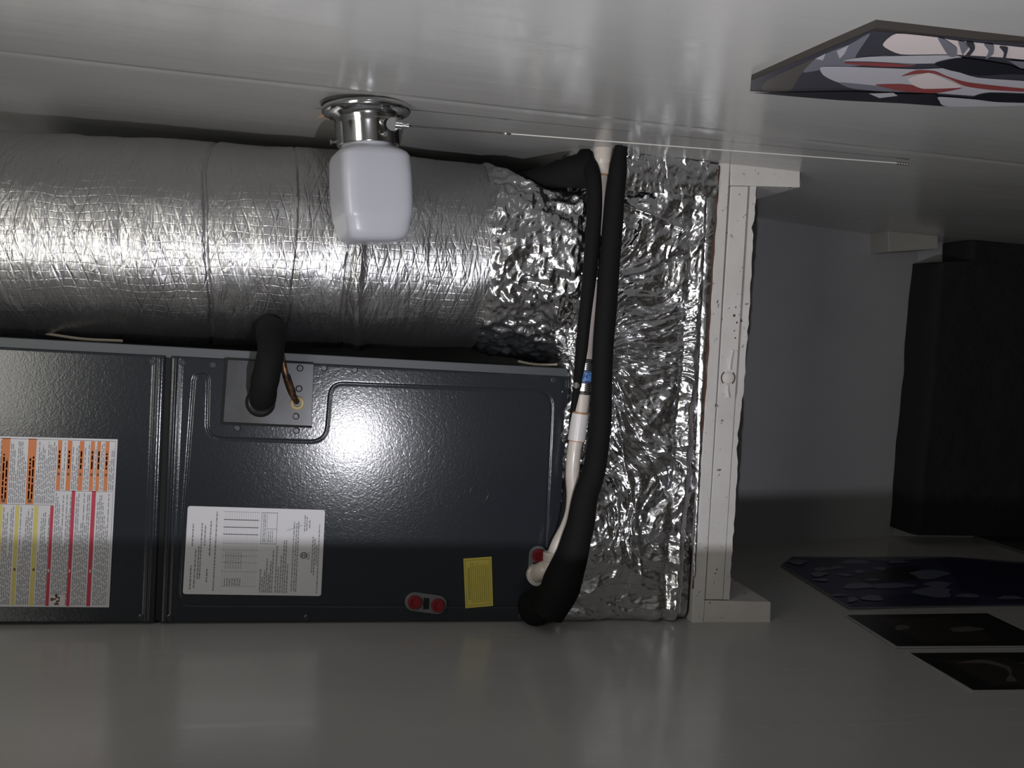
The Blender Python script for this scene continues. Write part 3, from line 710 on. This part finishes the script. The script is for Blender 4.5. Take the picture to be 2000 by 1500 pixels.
def text_obj(body, name, size, loc, rot, m, parent, ext=.0003):
    cu = bpy.data.curves.new(name, 'FONT'); cu.body = body; cu.size = size; cu.extrude = ext; cu.align_x = 'CENTER'; cu.align_y = 'CENTER'
    o = bpy.data.objects.new(name+'_tmp', cu); COL.objects.link(o); dg = bpy.context.evaluated_depsgraph_get(); me = bpy.data.meshes.new_from_object(o.evaluated_get(dg)); bpy.data.objects.remove(o)
    ob = newobj(name, me, m, parent); ob.location = loc; ob.rotation_euler = rot; return ob
c = P(1143, 736, Y=D-.0582); text_obj('3/4"', 'size_lettering', .014, c, (math.pi/2, math.pi/2, 0), BLUED, cd)

# loose wires
o = MB().tube(spline([P(0, 638, Y=D+.12), P(80, 650, Y=D+.10), P(160, 662, Y=D+.06), P(240, 666, Y=D+.05)], 10), .003, 8).build('cable', WIRE)
tag(o, 'thin grey cable sagging in the gap between duct and air handler', 'cable')
o = MB().tube(spline([P(1012, 706, Y=D+.06), P(1045, 712, Y=D+.04), P(1085, 712, Y=D+.03), P(1113, 703, Y=D+.03)], 10), .003, 8).build('cable', WIRE)
tag(o, 'short beige wire curved at the bottom corner of the air handler', 'cable')

# ================================================================== WALL LIGHT
lf = thing('wall_light', 'chrome based wall light with a white opal glass shade, hanging loose from the wall', 'light fixture')
base = np.array(P(716, 214, X=XR-.012)); 
tip = None
axd = np.array((-1.0, -.02, -.10)); axd /= np.linalg.norm(axd)
yb = base[1]
fl = MB(); fl.lathe([(-.002, .070), (-.003, .0805), (.001, .082), (.006, .0815), (.009, .079), (.010, .068), (.013, .064), (.020, .0615), (.026, .0600), (.030, .0600), (.032, .0585), (.066, .0575), (.068, .0565), (.068, .048)], base, axd, 64); fl.build('canopy', CHROME, lf)
# glass shade: rounded square jar
e1 = np.cross(axd, (0, 1, 0)); e1 /= np.linalg.norm(e1); e2 = np.cross(axd, e1); tw = math.radians(-13)
e1, e2 = e1*math.cos(tw)+e2*math.sin(tw), e2*math.cos(tw)-e1*math.sin(tw)
prof = [(.060, .048, 2), (.070, .049, 2), (.074, .052, 2.3), (.078, .0575, 3.2), (.084, .0625, 5), (.092, .0645, 7), (.130, .0655, 8), (.170, .0655, 8), (.196, .0640, 8), (.204, .0625, 8), (.2055, .0615, 8), (.225, .0590, 7), (.238, .055, 5), (.244, .046, 4), (.246, .030, 3), (.2462, .001, 2)]
sg = 72; mb = MB(); vs = []
for t, r, pw_ in prof:
    for k_ in range(sg):
        a = 2*math.pi*(k_+.5)/sg; c_, s__ = math.cos(a), math.sin(a); q = (abs(c_)**pw_+abs(s__)**pw_)**(-1/pw_)
        vs.append(base+axd*t+(e1*c_+e2*s__)*r*q)
mb.add(vs, [[i*sg+k_, (i+1)*sg+k_, (i+1)*sg+(k_+1) % sg, i*sg+(k_+1) % sg] for i in range(len(prof)-1) for k_ in range(sg)], True)
mb.build('glass_shade', GLASS, lf)
# screws of the gallery and the pull switch
for ang_ in (200, 320, 80):
    a = math.radians(ang_); d_ = e1*math.cos(a)+e2*math.sin(a); s0 = base+axd*.058+d_*.055
    MB().tube([s0, s0+d_*.012], .0022, 8).tube([s0+d_*.012, s0+d_*.0145], .0045, 12).build('thumb_screw', CHROME, lf)
rr_ = base+axd*.020
dn = np.array((0, 0, -1.0)); fr_ = np.array((0, -1.0, 0))
sw0 = np.array(P(772, 243, Y=yb-.068))
s_ = MB(); s_.tube([sw0-dn*.004+np.array((0, .012, 0)), sw0-dn*.004], .012, 18); s_.build('switch_plate', CHROME, lf)
s_ = MB(); s_.tube([sw0, sw0+dn*.012], .0085, 16).tube([sw0+dn*.012, sw0+dn*.020], .0050, 14).tube([sw0+dn*.020, sw0+dn*.024], .0070, 14); s_.build('pull_switch', CHROME, lf)
# ceiling box behind the loose canopy
MB().lathe([(0, 0), (0, .064), (.006, .064), (.006, .058), (-.002, .058)], np.array(P(702, 213, X=XR-.002)), (-1, 0, 0), 40).build('junction_box', mat('blue plastic box', (.03, .10, .42), .4), lf)
MB().lathe([(0, .0), (.0015, .0), (.0015, .074), (0, .074)], np.array(P(706, 213, X=XR-.004)), (-1, 0, 0), 26).build('wall_hole', BLACKGAP, lf)
tn = MB()
for k_ in range(9):
    a = math.radians(150+k_*9); 
c = np.array(P(637, 217, X=XR-.012))
for k_ in range(6): 
    q = c+np.array((random.uniform(-.012, 0), random.uniform(-.008, .012), random.uniform(-.012, .010))); tn.tube([q, q+np.array((random.uniform(-.008, .003), random.uniform(-.006, .006), random.uniform(-.012, .012)))], [.004, .0015], 6)
tn.build('torn_edge', mat('torn brown board', (.30, .19, .12), .8), lf)

# pull chain (beads) and cord hang from the switch
ch = thing('pull_chain', 'beaded metal pull chain with a long white cord hanging from the wall light', 'pull chain')
x0c, y0c, z0c = sw0[0], sw0[1], sw0[2]-.024
def hang(u, v):   # point on the hanging line whose picture column is u
    p = P(u, v, Y=y0c); return p
zc1 = P(986, 266, Y=y0c)[2]; zc2 = P(1752, 316, Y=y0c)[2]
lean = lambda z: .031*(z0c-z)/(z0c-zc2)
nb = 66; mb = MB()
for k_ in range(nb):
    z = z0c+(zc1-z0c)*k_/nb; c = np.array((x0c+lean(z), y0c, z)); mb.lathe([(-.0019, .0001), (-.0013, .0013), (0, .0019), (.0013, .0013), (.0019, .0001)], c, (0, 0, 1), 8)
mb.tube([(x0c, y0c, z0c), (x0c+lean(zc1), y0c, zc1)], .0004, 5)
tag(mb.build('bead_chain', mat('dull chain metal', (.16, .15, .14), .4, .8), ch), kind='stuff')
x1c = x0c+lean(zc1)
MB().tube([(x1c, y0c, zc1+.004), (x1c, y0c, zc1), (x1c, y0c, zc1-.008), (x1c, y0c, zc1-.011)], [.0018, .0032, .0032, .0016], 12).build('connector', CHROME, ch)
x2c = x0c+.031
MB().tube([(x1c, y0c, zc1-.010), ((x1c+x2c)/2-.0005, y0c, (zc1+zc2)/2), (x2c, y0c, zc2)], .0011, 8).build('cord', CORD, ch)
mb = MB()
for k_ in range(5): mb.lathe([(-.0030, .0001), (-.0022, .0026), (0, .0036), (.0022, .0026), (.0030, .0001)], np.array((x2c, y0c, zc2-.0055*k_)), (0, 0, 1), 10)
mb.build('end_beads', STEEL, ch)

# ================================================================== PICTURES
def onwall(X, pts): return [P(u, v, X=X) for u, v in pts]
def poly(mb, X, pts, lay, sgn, sm=True):
    if sm and len(pts) > 4:
        q = np.array(pts+pts[:3], float); out = []
        for i in range(len(pts)):
            a, b, c, d = (np.array(pts[(i+j_) % len(pts)], float) for j_ in (-1, 0, 1, 2))
            for k in range(4): t = k/4; out.append(tuple(b+.5*t*((c-a)*.6+t*(2*(c-b)*3-(c-a)*1.2-(d-b)*.6+t*((c-a)*.6+(d-b)*.6-4*(c-b))))))
        pts = out
    p = onwall(X, pts); base_ = len(mb.v); mb.v += [(q[0]+sgn*.0003*lay, q[1], q[2]) for q in p]; mb.f.append(list(range(base_, base_+len(p)))); mb.smooth.append(False)
XP = XR-.016
pc_ = thing('wall_picture', 'mounted print of grey, pink and red painterly strokes near the wall light', 'picture')
quad = [(1465, 180), (1466, 156), (1708, 52), (2060, 92), (2060, 212), (1850, 206)]
a, b = P(1466, 154, X=XP), P(1710, 52, X=XP)
zt_ = (a[2]+b[2])/2
yfar = P(1700, 190, X=XP)[1]; ynear = P(1710, 52, X=XP)[1]
# board: plane X=XP; picture outline given in the plane
outline = [P(1465, 178, X=XP), P(1467, 158, X=XP), P(1710, 54, X=XP), P(2080, 96, X=XP), P(2080, 200, X=XP), P(1852, 205, X=XP)]
mb = MB(); mb.plate(outline, (.014, 0, 0)); mb.build('mounting_board', mat('dark brown edge', (.045, .038, .035), .5), pc_)
PC = {'g': mat('print charcoal', (.05, .05, .065), .35), 'm': mat('print mid grey', (.19, .19, .23), .35), 'w': mat('print pale grey', (.50, .49, .53), .35), 'p': mat('print cream pink', (.72, .63, .62), .35), 'r': mat('print red', (.28, .06, .06), .35), 'k': mat('print black', (.015, .016, .022), .35), 'n': mat('print brown grey', (.10, .09, .085), .35)}
mk = lambda l_: [(1400+x*.3, y*.3) for x, y in l_]
shapes = [('g', [(218, 585), (222, 525), (520, 400), (1010, 200), (2200, 300), (2200, 660), (1500, 680)]),
 ('n', [(300, 590), (330, 520), (700, 350), (830, 300), (800, 420), (560, 470), (480, 590)]),
 ('m', [(560, 470), (660, 370), (860, 290), (1000, 215), (900, 380), (1100, 360), (1300, 420), (1000, 420), (700, 450)]),
 ('w', [(780, 330), (860, 290), (830, 350), (800, 380)]), ('w', [(640, 380), (710, 345), (690, 390)]),
 ('p', [(1080, 290), (1170, 215), (1440, 240), (1560, 260), (2200, 330), (2200, 400), (1850, 370), (1500, 350), (1200, 350)]),
 ('w', [(820, 390), (1000, 365), (1550, 355), (1600, 400), (1300, 410), (1000, 395)]),
 ('r', [(840, 400), (1100, 405), (1300, 425), (1100, 430), (860, 412)]),
 ('w', [(680, 430), (900, 430), (1300, 445), (1500, 440), (1700, 500), (2200, 540), (2200, 640), (1700, 620), (1420, 600), (1200, 575), (900, 560), (760, 520), (690, 480)]),
 ('m', [(800, 530), (1100, 560), (1250, 590), (1100, 590), (880, 570)]),
 ('r', [(1200, 490), (1300, 450), (1420, 455), (1500, 490), (1640, 530), (2000, 570), (2200, 580), (2200, 600), (1800, 580), (1620, 555), (1520, 510), (1400, 468), (1280, 478)]),
 ('r', [(1030, 545), (1200, 540), (1400, 560), (1600, 565), (1420, 600), (1200, 585)]), ('p', [(1250, 500), (1380, 465), (1500, 510), (1600, 560), (1350, 570), (1270, 540)]),
 ('m', [(1440, 240), (1480, 245), (1560, 300), (1560, 355), (1510, 355)]), ('m', [(1570, 255), (1610, 262), (1640, 300), (1600, 350)]),
 ('g', [(1620, 262), (1670, 268), (1680, 310), (1640, 360), (1620, 350), (1650, 310)]), ('m', [(1740, 275), (1800, 282), (1800, 340), (1750, 375), (1770, 320)]), ('g', [(1840, 290), (1895, 300), (1880, 370), (1860, 380), (1870, 330)]),
 ('k', [(1420, 400), (1600, 365), (1900, 410), (1980, 440), (2200, 460), (2200, 480), (1900, 470), (1700, 480), (1500, 440)]),
 ('m', [(1900, 380), (2200, 400), (2200, 450), (1980, 430)]),
 ('k', [(500, 590), (900, 585), (1240, 600), (1420, 600), (1450, 640), (1505, 680), (1200, 660), (800, 640), (240, 592)]),
 ('w', [(990, 595), (1150, 590), (1180, 610), (1060, 625)]), ('k', [(1670, 620), (1780, 592), (2200, 610), (2200, 655), (1820, 648)]), ('w', [(1450, 615), (1680, 632), (1830, 650), (2200, 660), (2200, 668), (1520, 680), (1450, 640)])]
mbs = {}
for i, (k_, pts) in enumerate(shapes): poly(mbs.setdefault(k_, MB()), XP-.0004, mk(pts), i*.5, -1, i > 0)
for k_, mb in mbs.items(): tag(mb.build('print', PC[k_], pc_), kind='stuff')

XQ = XL+.0025
def poster(name, label, outline_, shapes_, mats_, paper):
    t = thing(name, label, 'poster')
    mb = MB(); mb.plate(onwall(XQ, outline_), (-.0012, 0, 0)); mb.build('sheet', paper, t); d = {}
    for i, (k_, pts) in enumerate(shapes_): poly(d.setdefault(k_, MB()), XQ+.0003, pts, i*.4+1, 1, k_ in 'gl')
    for k_, mb in d.items(): tag(mb.build('print', mats_[k_], t), kind='stuff')
c3 = lambda l_: [(1400+x*.3667, 850+y*.3667) for x, y in l_]
PA = mat('poster paper', (.40, .40, .40), .4); PB = {'b': mat('poster navy', (.025, .028, .07), .35), 'g': mat('poster grey blue', (.13, .14, .19), .35), 'k': mat('poster black', (.008, .007, .006), .35), 'n': mat('poster brown', (.025, .018, .014), .35), 'l': mat('poster smoke', (.10, .09, .085), .35), 'd': mat('poster deep navy', (.012, .014, .045), .35)}
blob = lambda cx_, cy_, rx, ry, ph=0: [(cx_+rx*math.cos(t)*(1+.25*math.sin(3*t+ph)), cy_+ry*math.sin(t)*(1+.2*math.cos(2*t+ph))) for t in np.linspace(0, 2*math.pi, 15)[:-1]]
sh = [('b', c3([(350, 690), (405, 650), (470, 655), (720, 652), (900, 670), (1250, 650), (1800, 700), (1800, 900), (1400, 905), (715, 915)])), ('d', c3([(1170, 660), (1800, 700), (1800, 860), (1500, 865), (1300, 830), (1250, 720)])), ('d', c3([(720, 860), (1000, 850), (1400, 880), (1400, 903), (720, 910)])),
      ('k', c3([(720, 750), (960, 700), (1080, 700), (1060, 770), (800, 790)]))]
for i, (x, y, rx, ry) in enumerate([(740, 675, 70, 14), (640, 705, 34, 8), (560, 715, 50, 10), (760, 728, 30, 8), (870, 712, 36, 8), (680, 745, 40, 8), (830, 772, 36, 6), (750, 805, 80, 18), (930, 805, 110, 14), (1130, 745, 100, 22), (1180, 800, 70, 16), (1160, 840, 100, 28), (830, 870, 55, 18), (650, 855, 38, 8), (720, 880, 26, 14), (540, 745, 45, 12), (430, 680, 50, 12), (560, 775, 40, 7), (1340, 860, 60, 12), (1560, 870, 60, 12), (960, 680, 50, 8)]):
    sh.append(('g', c3(blob(x, y, rx, ry, i))))
poster('poster', 'navy blotchy paper poster, farthest back of the three posters at lower right', c3([(338, 695), (400, 645), (720, 648), (1250, 646), (1900, 695), (1900, 905), (1400, 908), (705, 922)]), sh, PB, mat('poster dim paper', (.12, .125, .14), .4))
sh = [('k', c3([(695, 958), (1440, 948), (1800, 1120), (960, 1124)])), ('n', c3([(840, 975), (1250, 968), (1400, 1040), (1500, 1100), (1100, 1105)])), ('l', c3(blob(985, 1025, 38, 14, 1))), ('l', c3(blob(1320, 1035, 90, 13, 2)))]
poster('poster', 'near-black white-edged poster, the middle of the three posters at lower right', c3([(683, 955), (1450, 943), (1830, 1122), (950, 1132)]), sh, PB, PA)
sh = [('k', c3([(1030, 1160), (1900, 1156), (1900, 1352), (1365, 1357)])), ('n', c3([(1200, 1200), (1560, 1190), (1800, 1330), (1480, 1335)])), ('l', c3([(1270, 1215), (1420, 1195), (1560, 1235), (1570, 1280), (1600, 1310), (1540, 1310), (1560, 1270), (1530, 1240), (1420, 1215)])), ('l', c3([(1590, 1215), (1700, 1212), (1700, 1225)]))]
poster('poster', 'near-black poster with pale smoky streak, the frontmost of three at lower right', c3([(1005, 1154), (1900, 1148), (1900, 1365), (1360, 1368)]), sh, PB, PA)
#print('px check', px((x0c, y0c, zc2)), px((XR, D, Zplat)), XL, XR, sw0, base)
